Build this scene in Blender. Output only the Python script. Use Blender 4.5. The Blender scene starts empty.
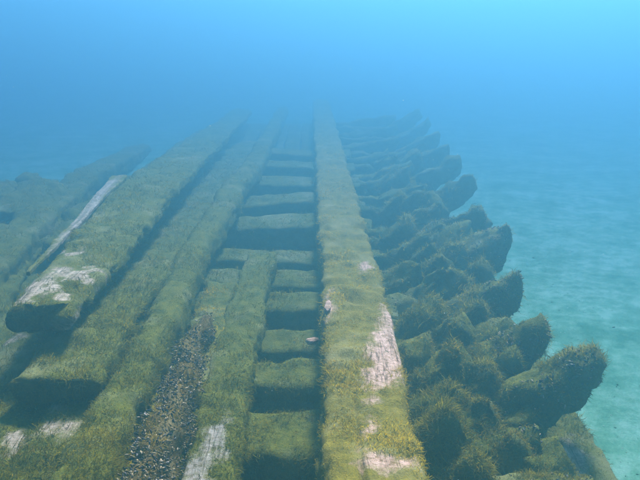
import bpy, math, random
import numpy as np

scene = bpy.context.scene
R = math.radians

# ------------------------------------------------------------------ camera
F_PX, PITCH, YAW, CAM_H = 686.0, R(17.5), R(-0.6), 1.75
cam_d = bpy.data.cameras.new('camera')
cam = bpy.data.objects.new('camera', cam_d)
scene.collection.objects.link(cam)
cam.location = (0, 0, CAM_H)
cam.rotation_euler = (R(90) - PITCH, 0, YAW)
cam_d.sensor_width = 36.0
cam_d.lens = 36.0 * F_PX / 640.0
cam_d.clip_start = 0.05
cam_d.clip_end = 500.0
scene.camera = cam

# ------------------------------------------------------------------ sky and sun
SUN_EL, SUN_AZ = R(50), R(19)          # azimuth measured from +Y (ahead) towards +X (right)
world = bpy.data.worlds.new('World')
scene.world = world
world.use_nodes = True
wn = world.node_tree
wn.nodes.clear()
sky_n = wn.nodes.new('ShaderNodeTexSky')
sky_n.sky_type = 'NISHITA'
sky_n.sun_disc = False
sky_n.sun_elevation = SUN_EL
sky_n.sun_rotation = SUN_AZ
bg = wn.nodes.new('ShaderNodeBackground')
bg.inputs['Strength'].default_value = 0.06
wo = wn.nodes.new('ShaderNodeOutputWorld')
wn.links.new(sky_n.outputs[0], bg.inputs[0])
wn.links.new(bg.outputs[0], wo.inputs[0])

sun_d = bpy.data.lights.new('sun', 'SUN')
sun_d.energy = 5.0
sun_d.angle = R(11)
sun_d.color = (1.0, 0.90, 0.76)
sun = bpy.data.objects.new('sun', sun_d)
scene.collection.objects.link(sun)
sun.rotation_euler = (R(90) - SUN_EL, 0, R(180) - SUN_AZ)

vs = scene.view_settings
vs.view_transform = 'Standard'
vs.look = 'None'
vs.exposure = 2.52
vs.gamma = 1.0
vs.use_curve_mapping = False
cy = scene.cycles
cy.use_denoising = True
cy.max_bounces = 8
cy.diffuse_bounces = 3
cy.volume_bounces = 6
cy.transparent_max_bounces = 8
cy.sample_clamp_indirect = 6.0

# ------------------------------------------------------------------ helpers
rng = np.random.default_rng(7)


def _h(ix, iy, iz, s):
    n = (ix * 374761393 + iy * 668265263 + iz * 2147483647 + s * 974711) & 0xFFFFFFFF
    n = ((n ^ (n >> 13)) * 1274126177) & 0xFFFFFFFF
    n = (n ^ (n >> 16)) & 0xFFFF
    return n / 32767.5 - 1.0


def vnoise(p, freq=1.0, seed=0):
    """value noise in -1..1 at points p (N,3)"""
    q = np.asarray(p, float) * freq + 1000.0
    i = np.floor(q).astype(np.int64)
    f = q - i
    f = f * f * (3 - 2 * f)
    out = 0
    for dx in (0, 1):
        wx = f[:, 0] if dx else 1 - f[:, 0]
        for dy in (0, 1):
            wy = f[:, 1] if dy else 1 - f[:, 1]
            for dz in (0, 1):
                wz = f[:, 2] if dz else 1 - f[:, 2]
                out = out + wx * wy * wz * _h(i[:, 0] + dx, i[:, 1] + dy, i[:, 2] + dz, seed)
    return out


def fbm(p, freq, seed=0, octs=3):
    a, t, o = 1.0, 0.0, 0
    for k in range(octs):
        o = o + a * vnoise(p, freq * 2 ** k, seed + 17 * k)
        t += a
        a *= 0.5
    return o / t


def ray(u, v):
    """direction in the world of a picture point (640 x 480 grid)"""
    x, y, z = (u - 320) / F_PX, 1.0, -(v - 240) / F_PX
    c, s = math.cos(PITCH), math.sin(PITCH)
    y, z = y * c + z * s, -y * s + z * c
    c, s = math.cos(YAW), math.sin(YAW)
    return x * c - y * s, x * s + y * c, z


def P(u, v, z):
    """where the sight line meets the level z"""
    dx, dy, dz = ray(u, v)
    t = (z - CAM_H) / dz
    return dx * t, dy * t


def poly_sdf(pts, poly):
    """signed distance to a polygon in xy, positive inside"""
    pts = np.asarray(pts, float)
    poly = np.asarray(poly, float)
    d = np.full(len(pts), 1e9)
    ins = np.zeros(len(pts), bool)
    for a, b in zip(poly, np.roll(poly, -1, 0)):
        e = b - a
        w = pts - a
        t = np.clip((w @ e) / (e @ e), 0, 1)
        d = np.minimum(d, np.linalg.norm(w - t[:, None] * e, axis=1))
        c = ((a[1] <= pts[:, 1]) != (b[1] <= pts[:, 1]))
        with np.errstate(divide='ignore', invalid='ignore'):
            xi = a[0] + (pts[:, 1] - a[1]) * e[0] / e[1]
        ins ^= c & (pts[:, 0] < xi)
    return np.where(ins, d, -d)


def mesh_from(name, V, faces, attrs=None, smooth=True):
    """faces: list of int arrays (n,k)"""
    me = bpy.data.meshes.new(name)
    V = np.asarray(V, np.float32)
    me.vertices.add(len(V))
    me.vertices.foreach_set('co', V.ravel())
    loops = np.concatenate([np.asarray(f, np.int32).ravel() for f in faces if len(f)])
    cnt = np.concatenate([np.full(len(f), np.asarray(f).shape[1], np.int32) for f in faces if len(f)])
    me.loops.add(len(loops))
    me.loops.foreach_set('vertex_index', loops)
    me.polygons.add(len(cnt))
    me.polygons.foreach_set('loop_start', np.concatenate([[0], np.cumsum(cnt)[:-1]]).astype(np.int32))
    me.polygons.foreach_set('use_smooth', np.full(len(cnt), smooth, bool))
    for k, (typ, dat) in (attrs or {}).items():
        at = me.attributes.new(k, typ, 'POINT')
        dat = np.asarray(dat, np.float32)
        at.data.foreach_set({'FLOAT': 'value', 'FLOAT_VECTOR': 'vector', 'FLOAT_COLOR': 'color'}[typ], dat.ravel())
    me.update(calc_edges=True)
    me.validate()
    return me


def link(name, me, mat, parent=None, label=None, cat=None, group=None, kind=None):
    o = bpy.data.objects.new(name, me)
    scene.collection.objects.link(o)
    if me is not None and mat is not None:
        me.materials.append(mat)
    o.parent = parent
    if label:
        o['label'] = label
    if cat:
        o['category'] = cat
    if group:
        o['group'] = group
    if kind:
        o['kind'] = kind
    return o


# ------------------------------------------------------------------ materials
class N:
    def __init__(self, name):
        self.m = bpy.data.materials.new(name)
        self.m.use_nodes = True
        self.t = self.m.node_tree
        self.t.nodes.clear()
        self.out = self.n('OutputMaterial')

    def n(self, typ, **kw):
        nd = self.t.nodes.new('ShaderNode' + typ)
        for k, v in kw.items():
            if k.startswith('i_'):
                nd.inputs[k[2:].replace('_', ' ')].default_value = v
            else:
                setattr(nd, k, v)
        return nd

    def l(self, a, b):
        self.t.links.new(a, b)

    def ramp(self, src, stops):
        r = self.n('ValToRGB')
        el = r.color_ramp.elements
        while len(el) < len(stops):
            el.new(0.5)
        for e, (p, c) in zip(el, stops):
            e.position = p
            e.color = (*c, 1) if len(c) == 3 else c
        self.l(src, r.inputs[0])
        return r.outputs[0]

    def mix(self, fac, a, b, typ='MIX'):
        m = self.n('MixRGB', blend_type=typ)
        for s, i in ((fac, 0), (a, 1), (b, 2)):
            if hasattr(s, 'links'):
                self.l(s, m.inputs[i])
            else:
                m.inputs[i].default_value = s if i == 0 else (*s, 1)
        return m.outputs[0]

    def noise(self, vec, scale, detail=4, rough=0.6):
        t = self.n('TexNoise')
        t.inputs['Scale'].default_value = scale
        t.inputs['Detail'].default_value = detail
        t.inputs['Roughness'].default_value = rough
        if vec is not None:
            self.l(vec, t.inputs['Vector'])
        return t.outputs[0]

    def math(self, op, a, b=0.0, c=0.0):
        m = self.n('Math', operation=op)
        for i, s in enumerate((a, b, c)):
            if hasattr(s, 'links'):
                self.l(s, m.inputs[i])
            else:
                m.inputs[i].default_value = s
        return m.outputs[0]


def timber_material(name, wood_dark, wood_pale, film_a, film_b):
    """waterlogged wood under a film of weed; attribute 'bare' (metres inside a scoured patch) frees the wood"""
    k = N(name)
    pos = k.n('NewGeometry').outputs['Position']
    gr = k.n('Attribute', attribute_name='grain').outputs['Vector']
    br = k.n('Attribute', attribute_name='bare').outputs['Fac']
    mp = k.n('Mapping')
    mp.inputs['Scale'].default_value = (2.0, 38.0, 38.0)
    k.l(gr, mp.inputs['Vector'])
    grain = k.noise(mp.outputs[0], 1.0, 5, 0.65)
    blot = k.noise(pos, 34, 5, 0.75)
    wood = k.ramp(grain, [(0.3, wood_dark), (0.5, tuple(0.5 * (a + b) for a, b in zip(wood_dark, wood_pale))), (0.68, wood_pale)])
    crust = k.ramp(blot, [(0.38, (0.40, 0.36, 0.22)), (0.47, (0.72, 0.66, 0.58)), (0.6, (1.0, 0.95, 0.92))])
    wood = k.mix(1.0, wood, crust, 'MULTIPLY')
    fuzz = k.noise(pos, 95, 4, 0.75)
    mc = k.n('Mapping')
    mc.inputs['Scale'].default_value = (1.6, 26.0, 26.0)
    k.l(gr, mc.inputs['Vector'])
    chk = k.math('ABSOLUTE', k.math('SUBTRACT', k.noise(mc.outputs[0], 1.0, 3, 0.5), 0.5))
    check = k.ramp(chk, [(0.0, (0.25, 0.22, 0.18)), (0.022, (1.0, 1.0, 1.0))])
    wood = k.mix(0.9, wood, check, 'MULTIPLY')
    film = k.ramp(k.math('ADD', k.math('MULTIPLY', k.noise(pos, 12, 5, 0.7), 0.5), k.math('MULTIPLY', fuzz, 0.5)), [(0.36, film_a), (0.64, film_b)])
    silt = k.ramp(k.noise(pos, 2.3, 5, 0.65), [(0.52, (0, 0, 0)), (0.66, (0.75, 0.75, 0.75))])
    film = k.mix(silt, film, tuple(0.55 * a_ + 0.45 * b_ for a_, b_ in zip(film_b, (0.26, 0.23, 0.13))))
    edge = k.math('ADD', br, k.math('MULTIPLY', k.math('SUBTRACT', k.noise(pos, 38, 5, 0.75), 0.5), 0.17))
    m = k.n('MapRange')
    k.l(edge, m.inputs[0])
    m.inputs[1].default_value = -0.03
    m.inputs[2].default_value = 0.04
    col = k.mix(m.outputs[0], film, wood)
    b = k.n('BsdfPrincipled')
    b.inputs['Roughness'].default_value = 0.9
    b.inputs['Specular IOR Level'].default_value = 0.1
    k.l(col, b.inputs['Base Color'])
    bp = k.n('Bump')
    bp.inputs['Strength'].default_value = 0.7
    bp.inputs['Distance'].default_value = 0.012
    k.l(k.math('ADD', k.math('ADD', k.math('MULTIPLY', grain, 0.6), blot), k.math('MULTIPLY', fuzz, 1.2)), bp.inputs['Height'])
    k.l(bp.outputs[0], b.inputs['Normal'])
    k.l(b.outputs[0], k.out.inputs[0])
    return k.m


FILM_A, FILM_B = (0.035, 0.042, 0.004), (0.17, 0.145, 0.008)
M_WOOD = timber_material('weedy_timber', (0.24, 0.18, 0.11), (0.56, 0.45, 0.31), FILM_A, FILM_B)
M_PINK = timber_material('scoured_keelson', (0.46, 0.28, 0.18), (0.82, 0.53, 0.37), (0.09, 0.07, 0.008), (0.27, 0.19, 0.012))
M_GREY = timber_material('grey_wood', (0.22, 0.19, 0.14), (0.42, 0.36, 0.27), FILM_A, FILM_B)

M_CRUST = timber_material('mussel_crust', (0.20, 0.14, 0.07), (0.45, 0.33, 0.2), (0.035, 0.022, 0.008), (0.20, 0.125, 0.03))

k = N('algae')
ca = k.n('Attribute', attribute_name='tint').outputs['Color']
d = k.n('BsdfPrincipled')
d.inputs['Roughness'].default_value = 0.85
d.inputs['Specular IOR Level'].default_value = 0.12
k.l(ca, d.inputs['Base Color'])
tr = k.n('BsdfTranslucent')
k.l(ca, tr.inputs['Color'])
mx = k.n('MixShader')
mx.inputs[0].default_value = 0.5
k.l(d.outputs[0], mx.inputs[1])
k.l(tr.outputs[0], mx.inputs[2])
k.l(mx.outputs[0], k.out.inputs[0])
M_ALGAE = k.m

k = N('mussel_shell')
ca = k.n('Attribute', attribute_name='tint').outputs['Color']
b = k.n('BsdfPrincipled')
b.inputs['Roughness'].default_value = 0.8
b.inputs['Specular IOR Level'].default_value = 0.05
k.l(ca, b.inputs['Base Color'])
k.l(b.outputs[0], k.out.inputs[0])
M_MUSSEL = k.m

k = N('lake_sand')
pos = k.n('NewGeometry').outputs['Position']
big = k.noise(pos, 2.2, 6, 0.62)
mid = k.noise(pos, 9.0, 5, 0.65)
fine = k.noise(pos, 70, 4, 0.7)
patch = k.math('ADD', k.math('MULTIPLY', big, 0.55), k.math('MULTIPLY', mid, 0.45))
col = k.ramp(patch, [(0.38, (0.055, 0.16, 0.075)), (0.49, (0.11, 0.24, 0.125)), (0.60, (0.20, 0.34, 0.21))])
col = k.mix(0.5, col, k.ramp(fine, [(0.35, (0.55, 0.55, 0.52)), (0.65, (1.15, 1.12, 1.05))]), 'MULTIPLY')
b = k.n('BsdfPrincipled')
b.inputs['Roughness'].default_value = 1.0
b.inputs['Specular IOR Level'].default_value = 0.05
k.l(col, b.inputs['Base Color'])
bp = k.n('Bump')
bp.inputs['Strength'].default_value = 0.35
bp.inputs['Distance'].default_value = 0.02
k.l(k.math('ADD', k.math('MULTIPLY', mid, 1.0), k.math('MULTIPLY', fine, 0.4)), bp.inputs['Height'])
k.l(bp.outputs[0], b.inputs['Normal'])
k.l(b.outputs[0], k.out.inputs[0])
M_SAND = k.m

k = N('lake_water')
pv = k.n('VolumePrincipled')
pv.inputs['Color'].default_value = (0.062, 0.182, 0.212, 1)
pv.inputs['Density'].default_value = 0.315
pv.inputs['Anisotropy'].default_value = 0.78
pv.inputs['Absorption Color'].default_value = (0.094, 0.20, 0.47, 1)
k.l(pv.outputs[0], k.out.inputs['Volume'])
M_WATER = k.m

# ------------------------------------------------------------------ lake bed and water
BED_Z = -0.72


def bed_height(p):
    p3 = np.column_stack([p, np.zeros(len(p))])
    return BED_Z + 0.05 * fbm(p3, 0.6, 3, 3) + 0.012 * fbm(p3, 2.6, 9, 3)


def make_bed():
    def axis(lo, hi, a, b, fine, grow):
        c = list(np.arange(a, b, fine))
        s, x = fine, c[-1]
        while x < hi:
            s *= grow
            x += s
            c.append(min(x, hi))
        s, x = fine, c[0]
        pre = []
        while x > lo:
            s *= grow
            x -= s
            pre.append(max(x, lo))
        return np.array(pre[::-1] + c)
    xs = axis(-45, 45, -5, 6, 0.06, 1.12)
    ys = axis(-45, 45, 0.5, 11, 0.06, 1.12)
    X, Y = np.meshgrid(xs, ys)
    p = np.column_stack([X.ravel(), Y.ravel()])
    V = np.column_stack([p, bed_height(p)])
    nx, ny = len(xs), len(ys)
    i = np.arange((ny - 1) * nx).reshape(ny - 1, nx)[:, :-1].ravel()
    f = np.column_stack([i, i + 1, i + nx + 1, i + nx])
    link('lake_bed', mesh_from('lake_bed', V, [f]), M_SAND, kind='structure',
         label='pale green sandy lake bed beside the wreck')


make_bed()


def make_water():
    x, y, z0, z1 = 48.0, 48.0, BED_Z - 1.2, 2.6
    V = [(sx * x, sy * y, z) for z in (z0, z1) for sx, sy in ((-1, -1), (1, -1), (1, 1), (-1, 1))]
    f = [(3, 2, 1, 0), (4, 5, 6, 7), (0, 1, 5, 4), (1, 2, 6, 5), (2, 3, 7, 6), (3, 0, 4, 7)]
    link('haze', mesh_from('haze', V, [np.array(f)], smooth=False), M_WATER, kind='stuff',
         label='blue green lake water filling the view')


make_water()

# ------------------------------------------------------------------ timbers
def sweep(path, w, h, seed, amp=0.018, freq=5.0, ds=0.034, m=44, roll=0.0, ragged=0.06, power=5.0, bares=(), taper=None, ragbare=0.085, crack=None):
    """rounded timber along a path whose points lie on the middle of the TOP face; w and h may vary along it"""
    path = np.array(path, float)
    seg = np.linalg.norm(np.diff(path, axis=0), axis=1)
    s = np.concatenate([[0], np.cumsum(seg)])
    fine = np.linspace(0, s[-1], 400)
    yy = np.interp(fine, s, path[:, 1])
    rate = 1.0 / (ds * np.clip(np.maximum(yy, 2.5 - yy) / 3.6, 1, 3.5))
    cum = np.concatenate([[0], np.cumsum(0.5 * (rate[1:] + rate[:-1]) * np.diff(fine))])
    n = max(5, int(cum[-1]))
    t = np.interp(np.linspace(0, cum[-1], n), cum, fine)
    # Catmull-like smoothing by interpolating a softened path
    C = np.column_stack([np.interp(t, s, path[:, k]) for k in range(3)])
    if len(path) > 2:
        for _ in range(3):
            C[1:-1] = 0.25 * C[:-2] + 0.5 * C[1:-1] + 0.25 * C[2:]
    W = np.interp(t, s, w) if np.ndim(w) else np.full(n, float(w))
    H = np.interp(t, s, h) if np.ndim(h) else np.full(n, float(h))
    if taper:
        q = np.clip((s[-1] - t) / taper, 0, 1)
        q = 0.45 + 0.55 * np.sqrt(1 - (1 - q) ** 2)
        W, H = W * q, H * q
    wob = fbm(C, 1.1, seed + 60, 3)
    C = C + np.column_stack([wob * 0.035 * (np.abs(C[-1, 1] - C[0, 1]) > 1), 0 * wob, 0.02 * fbm(C, 1.3, seed + 70, 3)])
    W = W * (1 + 0.07 * fbm(C, 2.0, seed + 80, 3))
    T = np.gradient(C, axis=0)
    T /= np.linalg.norm(T, axis=1)[:, None]
    up = np.array([0, 0, 1.0])
    S = np.cross(T, up)
    S /= np.linalg.norm(S, axis=1)[:, None]
    U = np.cross(S, T)
    if roll:
        S, U = S * math.cos(roll) + U * math.sin(roll), U * math.cos(roll) - S * math.sin(roll)
    a = (np.arange(m) + 0.5) / m * 2 * math.pi
    ca, sa = np.cos(a), np.sin(a)
    r = (np.abs(ca) ** power + np.abs(sa) ** power) ** (-1 / power)
    px, pz = ca * r, sa * r
    V = (C[:, None, :] + S[:, None, :] * (px[None, :, None] * W[:, None, None] / 2)
         + U[:, None, :] * ((pz - 1)[None, :, None] * H[:, None, None] / 2))
    O = S[:, None, :] * px[None, :, None] + U[:, None, :] * pz[None, :, None]
    O /= np.linalg.norm(O, axis=2)[:, :, None]
    V = V.reshape(-1, 3)
    O = O.reshape(-1, 3)
    g = np.column_stack([np.repeat(t, m), np.tile(px, n) * np.repeat(W, m) / 2, np.tile(pz, n) * np.repeat(H, m) / 2]) + seed * 3.1
    bare = np.full(len(V), -1.0)
    for poly in bares:
        bare = np.maximum(bare, poly_sdf(V[:, :2], poly))
    if bares:
        bare = bare + ragbare * fbm(V, 13.0, seed + 40, 4)
    ramp = np.clip(0.35 - bare * 8, 0.25, 1)[:, None]
    mat_l = np.abs(fbm(V, 7.0, seed + 90, 3)) * 0.055 - 0.012
    V = V + O * (amp * fbm(V, freq, seed, 4) + mat_l)[:, None] * ramp
    if crack:                                     # a narrow check opened along the grain
        cxx = crack[0] + 0.018 * fbm(np.column_stack([0 * V[:, 0], V[:, 1], 0 * V[:, 0]]), 4.0, seed + 7, 3)
        dep = np.exp(-((V[:, 0] - cxx) / 0.009) ** 2) * np.clip((crack[1] - V[:, 1]) * 3, 0, 1) * (O[:, 2] > 0.3)
        V[:, 2] -= 0.06 * dep * np.clip(0.7 + fbm(V, 5.0, seed + 8, 2), 0, 1)
    V = V.reshape(n, m, 3)
    for e, row in ((0, -1), (n - 1, 1)):          # ragged broken ends
        q = V[e]
        off = fbm(q, 9.0, seed + 5, 3)
        V[e] = q + T[e] * (row * ragged * off)[:, None]
    cap0, cap1 = V[0].mean(0), V[-1].mean(0)
    V = np.concatenate([V.reshape(-1, 3), [cap0, cap1]])
    g = np.concatenate([g, [g[0], g[-1]]])
    bare = np.concatenate([bare, [bare[:m].mean(), bare[-m:].mean()]])
    i = np.arange((n - 1) * m).reshape(n - 1, m)
    j = np.roll(i, -1, axis=1)
    quads = np.column_stack([i.ravel(), j.ravel(), (j + m).ravel(), (i + m).ravel()])[:, ::-1]
    kk = np.arange(m)
    c0 = np.column_stack([np.full(m, n * m), (kk + 1) % m, kk])[:, ::-1]
    o = (n - 1) * m
    c1 = np.column_stack([np.full(m, n * m + 1), o + kk, o + (kk + 1) % m])[:, ::-1]
    return V, quads, np.concatenate([c0, c1]), g, bare


def tris_of(V, q, t):
    f = np.concatenate([q[:, [0, 1, 2]], q[:, [0, 2, 3]], t])
    return f


YELLOW = [(0.58, 0.37, 0.012), (0.47, 0.31, 0.010), (0.27, 0.20, 0.009), (0.48, 0.27, 0.012)]
GREEN = [(0.27, 0.195, 0.005), (0.17, 0.142, 0.005), (0.050, 0.054, 0.004), (0.30, 0.175, 0.006)]
BROWN = [(0.36, 0.25, 0.010), (0.20, 0.16, 0.009), (0.05, 0.055, 0.007), (0.38, 0.23, 0.012)]
TAN = [(0.40, 0.26, 0.03), (0.28, 0.19, 0.03), (0.12, 0.09, 0.02), (0.34, 0.20, 0.04)]


def blades(V, F, bare, dens, length, palette, seed, side=0.35, width=0.0042, zmin=-0.65, clump=0.6, ylim=(1.6, 11.0)):
    """filamentous weed: bent slips rooted all over a timber; fewer and broader far away"""
    r = np.random.default_rng(seed)
    A, B, C = V[F[:, 0]], V[F[:, 1]], V[F[:, 2]]
    nrm = np.cross(B - A, C - A)
    ar = np.linalg.norm(nrm, axis=1) / 2
    nrm = nrm / np.maximum(2 * ar, 1e-12)[:, None]
    cen = (A + B + C) / 3
    dist = np.maximum(np.hypot(cen[:, 0], cen[:, 1]), 2.2)
    lod = np.clip(2.8 / dist, 0.12, 1.0) ** 2.6 * 2.6
    w = ar * lod * np.clip(nrm[:, 2] * 0.9 + side, 0.0, 1.0)
    w *= (cen[:, 2] > zmin) & (cen[:, 1] > ylim[0]) & (cen[:, 1] < ylim[1])
    cnt = int(w.sum() * dens)
    if cnt < 10:
        return None
    k = r.choice(len(F), cnt, p=w / w.sum())
    a, b = r.random(cnt), r.random(cnt)
    fl = a + b > 1
    a[fl], b[fl] = 1 - a[fl], 1 - b[fl]
    p = A[k] + (B[k] - A[k]) * a[:, None] + (C[k] - A[k]) * b[:, None]
    n = nrm[k]
    bz = (bare[F[k, 0]] * (1 - a - b) + bare[F[k, 1]] * a + bare[F[k, 2]] * b) + 0.02 * fbm(p, 30, seed, 2)
    keep = bz + 0.022 * r.normal(0, 1, cnt) < 0.0
    thin = vnoise(p, 2.6, seed + 3) + 0.7 * vnoise(p, 7.0, seed + 4)
    keep &= r.random(cnt) < np.clip(0.95 + 0.9 * thin, 0.15, 1)
    p, n, k = p[keep], n[keep], k[keep]
    cnt = len(p)
    dp = np.maximum(np.hypot(p[:, 0], p[:, 1]), 2.2)
    lump = np.clip(1 + clump * 3.2 * fbm(p, 6.5, seed + 11, 3), 0.42, 1.7)
    lump = lump * np.where(n[:, 2] < 0.25, 1.1, 1.0)
    L = 0.78 * length * lump * r.uniform(0.5, 1.3, cnt)
    Wd = 0.55 * width * r.uniform(0.6, 1.4, cnt) * np.sqrt(dp / 2.8)
    lean = np.column_stack([vnoise(p, 3.0, 91), vnoise(p, 3.0, 92), 0.5 * vnoise(p, 3.0, 93)]) * 0.9
    rd = r.normal(0, 0.7, (cnt, 3))
    d0 = n * 0.8 + lean + rd
    d0[:, 2] += 0.25 * (n[:, 2] > 0.2) - 0.35 * (n[:, 2] < 0.1)
    d0 /= np.linalg.norm(d0, axis=1)[:, None]
    d1 = d0 + lean * 1.3 + r.normal(0, 1.0, (cnt, 3))
    d1 -= n * np.clip((d1 * n).sum(1), 0.25, None)[:, None] * 0.6
    d1[:, 2] -= 0.15
    d1 /= np.linalg.norm(d1, axis=1)[:, None]
    sd = np.cross(d0, r.normal(0, 1, (cnt, 3)))
    sd /= np.linalg.norm(sd, axis=1)[:, None]
    base = p - n * 0.006
    mid = base + d0 * (L * 0.5)[:, None]
    tip = mid + d1 * (L * 0.55)[:, None]
    hw = sd * (Wd / 2)[:, None]
    VV = np.stack([base - hw, base + hw, mid - hw * 0.9, mid + hw * 0.9, tip], axis=1)
    o = np.arange(cnt) * 5
    q = np.column_stack([o, o + 1, o + 3, o + 2])
    t = np.column_stack([o + 2, o + 3, o + 4])
    pal = np.array(palette)
    sel = np.clip(1.5 - 2.2 * fbm(p, 6.5, seed + 11, 3) + 1.6 * fbm(p, 3.0, seed + 21, 3) + r.normal(0, 0.7, cnt), 0, 2.999)
    i0 = np.floor(sel).astype(int)
    fr = (sel - i0)[:, None]
    col = pal[i0] * (1 - fr) + pal[np.minimum(i0 + 1, 3)] * fr
    col = col * r.uniform(0.7, 1.3, (cnt, 1))
    rgba = np.repeat(np.column_stack([col, np.ones(cnt)]), 5, axis=0)
    return mesh_from('algae', VV.reshape(-1, 3), [q, t], {'tint': ('FLOAT_COLOR', rgba)}, smooth=True)


def ico(sub=1):
    import bmesh
    bm = bmesh.new()
    bmesh.ops.create_icosphere(bm, subdivisions=sub, radius=1.0)
    v = np.array([x.co[:] for x in bm.verts])
    f = np.array([[x.index for x in y.verts] for y in bm.faces])
    bm.free()
    return v, f


ICO_V, ICO_F = ico(1)


def mussels(V, F, cnt, size, seed, side=0.6, box=None, clump=0.0, lift=0.4):
    """heaped little shells: pointed at one end, keeled, dark blue black with pale rims"""
    r = np.random.default_rng(seed)
    A, B, C = V[F[:, 0]], V[F[:, 1]], V[F[:, 2]]
    nrm = np.cross(B - A, C - A)
    ar = np.linalg.norm(nrm, axis=1) / 2
    nrm = nrm / np.maximum(2 * ar, 1e-12)[:, None]
    cen = (A + B + C) / 3
    w = ar * np.clip(nrm[:, 2] + side, 0, 1)
    if box is not None:
        w = w * np.clip(poly_sdf(cen[:, :2], box) * 30 + 0.4, 0, 1)
    if clump:
        w = w * np.clip(0.45 + clump * fbm(cen, 7.0, seed, 2), 0, 1)
    k = r.choice(len(F), cnt, p=w / w.sum())
    a, b = r.random(cnt), r.random(cnt)
    fl = a + b > 1
    a[fl], b[fl] = 1 - a[fl], 1 - b[fl]
    p = A[k] + (B[k] - A[k]) * a[:, None] + (C[k] - A[k]) * b[:, None]
    n = nrm[k]
    ax = n * 0.5 + r.normal(0, 0.6, (cnt, 3))
    ax /= np.linalg.norm(ax, axis=1)[:, None]
    bx = np.cross(ax, r.normal(0, 1, (cnt, 3)))
    bx /= np.linalg.norm(bx, axis=1)[:, None]
    cx = np.cross(ax, bx)
    s = size * r.uniform(0.55, 1.35, cnt)
    u = ICO_V.copy()
    nar = 0.62 + 0.38 * u[:, 0]                      # pointed beak
    sx, sy, sz = u[:, 0], u[:, 1] * 0.55 * nar, u[:, 2] * 0.40 * nar
    VV = (p[:, None, :] + n[:, None, :] * (r.uniform(-0.3, lift, cnt) * s)[:, None, None]
          + ax[:, None, :] * (sx[None, :] * s[:, None])[:, :, None]
          + bx[:, None, :] * (sy[None, :] * s[:, None])[:, :, None]
          + cx[:, None, :] * (sz[None, :] * s[:, None])[:, :, None])
    o = np.arange(cnt)[:, None, None] * len(u)
    FF = (ICO_F[None] + o).reshape(-1, 3)
    pal = np.array([(0.03, 0.028, 0.03), (0.12, 0.085, 0.035), (0.24, 0.17, 0.09), (0.32, 0.25, 0.18), (0.09, 0.075, 0.06)])
    c = pal[r.choice(5, cnt, p=[0.32, 0.34, 0.24, 0.02, 0.08])] * r.uniform(0.7, 1.3, (cnt, 1))
    rim = np.where(u[:, 0] > 0.6, 1.5, 1.0)
    col = c[:, None, :] * rim[None, :, None]
    rgba = np.concatenate([col, np.ones(col.shape[:2] + (1,))], axis=2).reshape(-1, 4)
    return mesh_from('mussels', VV.reshape(-1, 3), [FF], {'tint': ('FLOAT_COLOR', np.clip(rgba, 0, 0.8))}, smooth=True)


SEED = [100]


def timber(name, path, w, h, parent=None, mat=None, palette=GREEN, dens=7500, length=0.045, weed=True, label=None, cat=None,
           group=None, side=0.35, width=0.0042, clump=0.6, shells=None, **kw):
    SEED[0] += 1
    sd = SEED[0]
    V, q, t, g, bare = sweep(path, w, h, sd, **kw)
    o = link(name, mesh_from(name, V, [q, t], {'grain': ('FLOAT_VECTOR', g), 'bare': ('FLOAT', bare)}), mat or M_WOOD,
             parent, label, cat, group)
    F = tris_of(V, q, t)
    if weed:
        me = blades(V, F, bare, dens, length, palette, sd, side, width, clump=clump)
        if me:
            link('algae', me, M_ALGAE, o, kind='stuff')
    if shells:
        link('mussels', mussels(V, F, shells[0], shells[1], sd, **(shells[2] if len(shells) > 2 else {})), M_MUSSEL, o, kind='stuff')
    return o, V, F


def pp(z, *uv):
    return [P(u, v, z) for u, v in uv]


# ---- the hull: keelson, frames, stringers and planking still fastened together
wreck = link('shipwreck', None, None, label='weed covered bottom of a wooden shipwreck with keelson, frames and planking',
             cat='shipwreck')

keel_bare = [pp(0, (384, 306), (397, 312), (404, 335), (408, 362), (396, 378), (380, 392), (371, 402), (368, 388), (372, 350), (378, 325)),
             pp(0, (362, 462), (375, 452), (398, 458), (416, 458), (412, 466), (385, 470)),
             pp(0, (358, 437), (368, 433), (372, 441), (360, 445)),
             pp(0, (324, 296), (330, 290), (333, 312), (325, 320)),
             pp(0, (359, 264), (367, 262), (370, 272), (361, 273)),
             pp(0, (368, 415), (373, 412), (374, 428), (369, 430))]
ko, _, _ = timber('keelson', [(0.262, -0.6, 0), (0.262, 4, 0.0), (0.255, 8, -0.02), (0.24, 12.0, -0.10), (0.22, 19.0, -0.25)], 0.435, 0.42, wreck, M_PINK, YELLOW,
                  dens=10500, length=0.038, ds=0.025, m=110, power=9.0, bares=keel_bare, amp=0.03, ragged=0.02, side=0.25, crack=(0.205, 3.15),
                  label='broad yellow green keelson with scoured pinkish patches')

# floor timbers crossing under the keelson (port side ends show as rungs)
FL_Z = -0.235
fronts = [P(280, v, FL_Z)[1] for v in (450, 385, 345, 312, 284, 258, 227, 203, 183, 167, 153)]
fronts = [fronts[0] - 1.1, fronts[0] - 0.55] + fronts
FRAMES = []
for i, y in enumerate(fronts):
    r = random.Random(i)
    wd = (0.37 if i < 8 else 0.56) + r.uniform(-0.06, 0.04)
    yc = y + wd / 2
    FRAMES.append(yc)
    tw = r.uniform(-0.14, 0.14)
    timber('floor_timber', [(-1.6, yc + tw, FL_Z - 0.03), (-0.8, yc + tw * 0.6, FL_Z + r.uniform(-.05, .03)), (0.0, yc, FL_Z + r.uniform(-.05, .03)),
                            (0.62, yc - tw * .3, FL_Z - 0.04)],
           wd, 0.26, wreck, palette=GREEN, dens=8500, length=0.05, amp=0.026, ragged=0.03, side=0.6, power=8.0)

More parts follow.
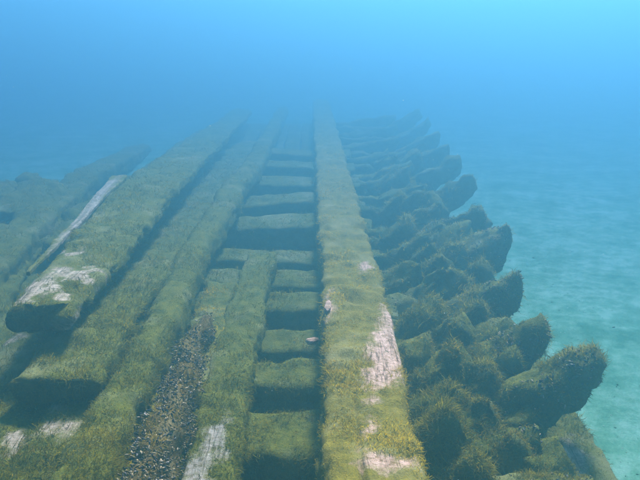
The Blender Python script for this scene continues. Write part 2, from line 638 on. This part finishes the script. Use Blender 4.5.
# stringers and ceiling planking on the port side
bare_tri = pp(-0.08, (160, 496), (212, 488), (231, 409), (226, 409), (215, 424), (196, 450), (178, 474))
timber('stringer', [(-0.455, -0.6, -0.08), (-0.455, 4, -0.08), (-0.45, 5.5, -0.09)], 0.245, 0.15, wreck, M_GREY, GREEN,
       ds=0.025, m=64, bares=[bare_tri], amp=0.018, ragged=0.02, dens=9000, length=0.040, side=0.3,
       label='flat green stringer with a bare grey wedge of wood')
pale_p = pp(-0.07, (158, 374), (172, 372), (178, 346), (172, 348), (166, 362))
timber('ceiling_plank', [(-0.70, -0.6, -0.10), (-0.70, 3.6, -0.10), (-0.705, 4.9, -0.13)], 0.24, 0.09, wreck, M_WOOD, YELLOW,
       ds=0.025, m=64, bares=[pale_p], amp=0.02, dens=8500)
timber('stringer', [(-0.95, -0.6, 0.03), (-0.955, 2.4, 0.04), (-0.96, 5, 0.06), (-0.90, 7.5, 0.02), (-0.80, 11, -0.08), (-0.78, 18, -0.3)], [0.22, 0.22, 0.24, 0.30, 0.28, 0.28], 0.24,
       wreck, M_WOOD, GREEN, amp=0.028, ragged=0.03, dens=9000, length=0.046, power=3.0, side=0.4,
       label='long rounded stringer ridge wholly covered in green weed')
low_b = [pp(-0.06, (6, 428), (20, 425), (24, 445), (4, 452)), pp(-0.06, (40, 420), (58, 424), (54, 432), (42, 430)),
         pp(-0.06, (60, 430), (72, 420), (74, 438), (62, 440)), pp(-0.06, (50, 402), (62, 402), (60, 410), (50, 412))]
timber('ceiling_plank', [(-1.195, -0.4, -0.07), (-1.195, 3.4, -0.06), (-1.19, 6, -0.08)], 0.27, 0.10, wreck, M_WOOD, GREEN, bares=low_b, ds=0.025, m=48, amp=0.035,
       freq=6.0, length=0.05, dens=8500)
timber('ceiling_plank', [(-1.47, -0.4, -0.09), (-1.47, 3.4, -0.08), (-1.50, 6, -0.10)], 0.27, 0.10, wreck, M_WOOD, GREEN, bares=low_b, ds=0.025, m=48, amp=0.035,
       freq=6.0, length=0.05, dens=8500)
timber('ceiling_plank', [(-1.76, -0.4, -0.13), (-1.78, 3.4, -0.14), (-1.82, 7, -0.14)], 0.28, 0.10, wreck, M_WOOD, GREEN,
       bares=[pp(-0.13, (0, 338), (22, 332), (28, 336), (4, 344))], amp=0.03, length=0.05, dens=8000)
timber('ceiling_plank', [(-2.10, 0.4, -0.26), (-2.15, 4.0, -0.28), (-2.2, 8, -0.28)], 0.32, 0.10, wreck, M_WOOD, GREEN, amp=0.03, length=0.05, dens=7000)
timber('ceiling_plank', [(-2.50, 1.0, -0.34), (-2.55, 4.0, -0.36), (-2.6, 9, -0.34)], 0.36, 0.10, wreck, M_WOOD, GREEN, amp=0.03, length=0.05, dens=7000)

for i in range(16):                               # a heap of displaced planks at the port edge
    r = random.Random(300 + i)
    x, y0, z = r.uniform(-3.9, -2.15), r.uniform(3.4, 8.0), r.uniform(-0.25, -0.02)
    yw, ln = r.uniform(-0.25, 0.75), r.uniform(1.2, 3.2)
    timber('ceiling_plank', [(x, y0, z), (x - math.sin(yw) * ln * 0.5, y0 + math.cos(yw) * ln * 0.5, z + r.uniform(-0.06, 0.06)),
                             (x - math.sin(yw) * ln, y0 + math.cos(yw) * ln, z - r.uniform(0.0, 0.2))],
           r.uniform(0.28, 0.46), r.uniform(0.12, 0.22), wreck, M_WOOD, GREEN, amp=0.08, length=0.06, dens=7500, ragged=0.16, power=3.2)

# outer planking below the frames
for i in range(-6, 15):
    x = -2.85 + i * 0.305
    z = -0.50 + 0.05 * max(0, x - 0.6) + 0.09 * max(0, -2.6 - x)
    r = random.Random(200 + i)
    y0, y1 = (-0.4, 17) if i > 2 else (r.uniform(0.5, 5), r.uniform(6, 10))
    outer = i > 11 or i < 3
    sk = 0 if i > 2 else r.uniform(-0.5, 0.2)
    timber('hull_plank', [(x, y0, z), (x + 0.01 + sk * 0.4, 0.5 * (y0 + y1), z + (0.008 * (i % 2) if i > 2 else r.uniform(-0.05, 0.12))), (x * 1.02 + sk, y1, z - 0.1)],
           0.296, 0.07, wreck, M_WOOD, BROWN if i > 2 else GREEN, amp=0.07 if i < 3 else 0.04 if i > 11 else 0.012, ds=0.04 if i > 11 else 0.08, m=24,
           dens=8000 if outer else 2500, length=0.07 if outer else 0.04, ragged=0.03 if i > 2 else 0.25,
           bares=[pp(-0.44, (560, 446), (574, 432), (588, 462), (580, 478), (566, 470))] if i == 14 else ())

# frames of the starboard side: long futtocks reaching out over the sand and short broken ones beside them
tips = [(600, 345, 0.10, 0.25), (546, 315, 0.10, 0.24), (523, 273, 0.08, 0.22), (509, 222, 0.14, 0.27), (486, 208, 0.06, 0.20), (474, 172, 0.12, 0.24),
        (462, 154, 0.10, 0.24), (450, 142, 0.06, 0.24), (440, 130, 0.06, 0.24), (430, 119, 0.06, 0.24), (421, 110, 0.06, 0.24)]
for i, (u, v, z, th) in enumerate(tips):
    r = random.Random(50 + i)
    x, y = P(u, v, z)
    x -= 0.03
    rx = x - r.uniform(0.62, 0.72)
    timber('futtock', [(0.50, y - 0.02, -0.27), (max(0.75, rx - 0.1), y + 0.02, -0.33), (rx + 0.25, y + 0.05, -0.15), (x, y, z)],
           [th * 0.9, th, th * 1.15, th * 0.85], [0.22, 0.25, 0.31, 0.24], wreck, M_WOOD, BROWN, amp=0.055 if i < 3 else 0.10, freq=6.0, ds=0.028 if i < 3 else 0.02, m=44, ragged=0.03, power=2.3, taper=0.26,
           dens=14000, length=0.048, side=0.45, clump=0.9, width=0.0046,
           shells=(800, 0.013, dict(side=0.9, clump=1.4)) if i < 5 else None)
ys = [2.15, 2.62, 2.98] + [P(*t[:3])[1] + 0.29 for t in tips]
for i, y in enumerate(ys):
    r = random.Random(80 + i)
    x = r.uniform(0.92, 1.12) + 0.045 * y
    z = r.uniform(-0.12, -0.02)
    if i < 3:
        x, z = (1.30, 1.28, 1.12)[i], (-0.27, -0.25, -0.20)[i]
    timber('futtock', [(0.50, y, -0.25), (0.80, y + 0.02, -0.24), (x, y + 0.02, z)], [0.23, 0.25, 0.21], 0.25, wreck, M_WOOD, BROWN, amp=0.06, freq=6.0, ds=0.028, m=44,
           ragged=0.03, power=2.3, taper=0.22, dens=14000, length=0.050, side=0.45, clump=1.0, width=0.0048,
           shells=(160, 0.012, dict(side=0.8, clump=1.6)) if i < 6 else None)
# stubs of the upper frames standing just off the keelson
stubs = [(430, 412, 0.0), (446, 352, 0.02), (416, 336, -0.04), (455, 316, 0.0), (428, 297, -0.02), (446, 268, 0.0), (410, 262, -0.04), (420, 232, 0.0),
         (402, 214, -0.02), (430, 205, 0.0), (398, 190, 0.0), (420, 182, 0.0), (395, 168, 0.0), (470, 392, -0.08), (500, 432, -0.16), (478, 360, -0.06), (492, 318, -0.04), (470, 300, -0.02), (476, 258, 0.0), (455, 240, 0.0),
         (545, 436, -0.22), (455, 448, -0.12), (440, 385, -0.05), (462, 222, 0.0), (436, 222, -0.02), (520, 405, -0.2)]
rs = random.Random(9)
for i, (u, v, z) in enumerate(stubs + [(0, 0, 0)] * 19):
    r = random.Random(120 + i)
    x, y = P(u, v, z) if v else (0, 0)
    if not v:                                     # further stubs crowding the side up to the murk
        y = 4.4 + (i - len(stubs)) * 0.36 + rs.uniform(-0.15, 0.15)
        x, z = rs.uniform(0.75, 1.45) + 0.03 * y, rs.uniform(-0.12, 0.08)
    an = r.uniform(-0.65, 0.65) if v else r.uniform(-1.3, 1.3)      # each leans and is broken its own way
    ln = r.uniform(0.16, 0.36)
    c, sn = math.cos(an), math.sin(an)
    mx_, my_ = x - c * ln * 0.35, y - sn * ln * 0.35
    timber('frame_stub', [(x - c * ln, y - sn * ln, -0.27), (mx_, my_, z - r.uniform(0.04, 0.16)), (x + 0.06 * c, y + 0.06 * sn, z)],
           [0.2, r.uniform(0.17, 0.29), r.uniform(0.12, 0.2)], r.uniform(0.18, 0.30), wreck, M_WOOD, BROWN, amp=r.uniform(0.05, 0.10), freq=r.uniform(5, 9), ragged=0.06,
           power=r.uniform(2.0, 4.0), roll=r.uniform(-0.5, 0.5), taper=r.uniform(0.08, 0.2), dens=13000, length=0.062, side=0.5, clump=1.2, width=0.0046, ds=0.024)

# ---- loose timbers lying over the port side
timber('broken_timber', [(-1.285, 3.02, 0.095), (-1.29, 4.3, 0.09), (-1.25, 5.2, -0.02), (-1.18, 8.4, -0.14), (-1.15, 12.5, -0.3)], [0.44, 0.46, 0.46, 0.5, 0.5], 0.135, None, M_WOOD, GREEN,
       amp=0.045, ragged=0.07, power=3.4, dens=9500, length=0.06, side=0.6, label='thick flat timber with a broken weed fringed end lying over pale planks', cat='timber')
b_bare = [pp(0.3, (8, 303), (28, 282), (52, 268), (88, 270), (84, 280), (58, 284), (50, 292), (70, 298), (62, 306), (30, 300)),
          pp(0.3, (62, 248), (86, 250), (84, 255), (64, 254))]
timber('raised_timber', [(-1.465, 3.42, 0.30), (-1.50, 4.6, 0.30), (-1.62, 6.65, 0.28), (-1.70, 9.4, 0.06), (-1.72, 17, -0.25)], [0.36, 0.46, 0.64, 0.62, 0.5], 0.135, None, M_WOOD, GREEN,
       ds=0.025, m=64, bares=b_bare, amp=0.045, ragged=0.12, power=3.6, ragbare=0.2, dens=9000, length=0.05, side=0.6, label='raised broad timber with a mottled pale broken end', cat='timber')
timber('bare_plank', [(-1.735, 3.95, 0.312), (-1.80, 5.0, 0.322), (-1.89, 6.0, 0.322), (-1.945, 6.75, 0.31)], [0.03, 0.07, 0.11, 0.16], 0.035, None, M_GREY, GREEN,
       bares=[pp(0.32, (41, 265), (70, 222), (100, 184), (121, 174), (90, 220))], ds=0.02, amp=0.004, dens=5000, length=0.035, ragbare=0.05, ragged=0.04,
       label='narrow bare pale plank along the edge of the raised timber', cat='plank')
timber('mussel_timber', [(-0.68, 1.0, 0.07), (-0.675, 2.5, 0.10), (-0.66, 3.4, 0.10), (-0.645, 3.88, 0.06)], [0.13, 0.13, 0.11, 0.08], 0.30, None, M_CRUST, TAN,
       amp=0.045, freq=8, ragged=0.03, power=3.0, dens=7500, length=0.042, side=0.45, shells=(6000, 0.0105, dict(side=0.8, clump=0.8, lift=3.0)),
       label='narrow timber crusted with clustered dark mussels', cat='timber')
timber('sunken_timber', [(-2.55, 4.2, -0.14), (-2.80, 6.0, -0.12), (-3.20, 9.5, -0.22), (-3.5, 14, -0.6)], [0.34, 0.42, 0.44, 0.4], 0.26, None, M_WOOD, GREEN, amp=0.04, ragged=0.05,
       dens=6500, length=0.055, label='dim weedy timber sunk at the hull edge outside the raised timber', cat='timber')
timber('sunken_timber', [(-2.25, 7.4, -0.16), (-2.2, 9.0, -0.14), (-2.1, 14, -0.3)], 0.5, 0.3, None, M_WOOD, GREEN, amp=0.04, dens=5000, length=0.055,
       label='faint far timber beyond the end of the raised timber', cat='timber')
# ---- pale chips of wood and shell
def chip(u, v, z, lx, ly, lz, rot, label, seed):
    r = np.random.default_rng(seed)
    x, y = P(u, v, z)
    Vv, Ff = ico(3)
    Vv = np.sign(Vv) * np.abs(Vv) ** 0.7
    Vv = Vv * (1 + 0.28 * fbm(Vv, 1.7, seed, 3))[:, None] * np.array([lx, ly, lz])
    c, s = math.cos(rot), math.sin(rot)
    Vv = np.column_stack([Vv[:, 0] * c - Vv[:, 1] * s + x, Vv[:, 0] * s + Vv[:, 1] * c + y, Vv[:, 2] + z])
    me = mesh_from('wood_chip', Vv, [Ff], {'grain': ('FLOAT_VECTOR', Vv), 'bare': ('FLOAT', np.full(len(Vv), 0.3))})
    link('wood_chip', me, M_PINK, None, label, 'wood chip')


chip(313, 341, -0.20, 0.045, 0.03, 0.02, 0.5, 'small pale chip on a floor timber against the keelson', 1)
chip(328, 306, 0.02, 0.022, 0.075, 0.014, -0.1, 'slim pale splinter on the keelson edge', 2)


# ---- gravel and shell bits on the bed beside the hull, and silt specks hanging in the water
def bits(name, pts, size, cols, mat, label, seed, flat=0.6):
    r = np.random.default_rng(seed)
    n = len(pts)
    v = np.array([(1, 0, 0), (-1, 0, 0), (0, 1, 0), (0, -1, 0), (0, 0, 1), (0, 0, -1), (.6, .6, .5), (-.6, .6, .5), (.6, -.6, .5), (-.6, -.6, .5)], float)[:6]
    f = np.array([(0, 2, 4), (2, 1, 4), (1, 3, 4), (3, 0, 4), (2, 0, 5), (1, 2, 5), (3, 1, 5), (0, 3, 5)])
    sc = size * r.lognormal(0, 0.45, n)
    jit = v[None] * (1 + 0.35 * r.normal(0, 1, (n, 6, 1))) * np.array([1, 1, flat])
    an = r.uniform(0, 6.28, n)
    c, s_ = np.cos(an)[:, None], np.sin(an)[:, None]
    x, y = jit[:, :, 0] * c - jit[:, :, 1] * s_, jit[:, :, 0] * s_ + jit[:, :, 1] * c
    V = np.stack([x, y, jit[:, :, 2]], axis=2) * sc[:, None, None] + pts[:, None, :]
    F = (f[None] + np.arange(n)[:, None, None] * 6).reshape(-1, 3)
    col = np.array(cols)[r.integers(0, len(cols), n)] * r.uniform(0.7, 1.2, (n, 1))
    rgba = np.repeat(np.column_stack([col, np.ones(n)]), 6, axis=0)
    link(name, mesh_from(name, V.reshape(-1, 3), [F], {'tint': ('FLOAT_COLOR', rgba)}, smooth=True), mat, kind='stuff', label=label)


r = np.random.default_rng(5)
gy = r.uniform(2.2, 8.5, 2600)
gx = 1.25 + 0.05 * gy + np.abs(r.normal(0, 0.8, 2600))
keep = vnoise(np.column_stack([gx, gy, gy * 0]), 1.3, 4) + 0.5 * vnoise(np.column_stack([gx, gy, gy * 0]), 4.0, 5) > r.uniform(-0.6, 0.9, 2600)
gx, gy = gx[keep], gy[keep]
bits('gravel', np.column_stack([gx, gy, bed_height(np.column_stack([gx, gy])) - 0.001]), 0.0048,
     [(0.16, 0.25, 0.13), (0.08, 0.14, 0.06), (0.26, 0.32, 0.22), (0.06, 0.10, 0.04)], M_MUSSEL, 'scattered gravel and shell bits on the sand beside the hull', 6)
sp = np.column_stack([r.uniform(-2.2, 2.2, 700), r.uniform(1.9, 6.5, 700), r.uniform(-0.2, 1.5, 700)])
bits('silt_specks', sp, 0.0009, [(0.6, 0.6, 0.5), (0.45, 0.45, 0.35)], M_MUSSEL, 'tiny pale silt specks drifting in the water', 8, 0.8)
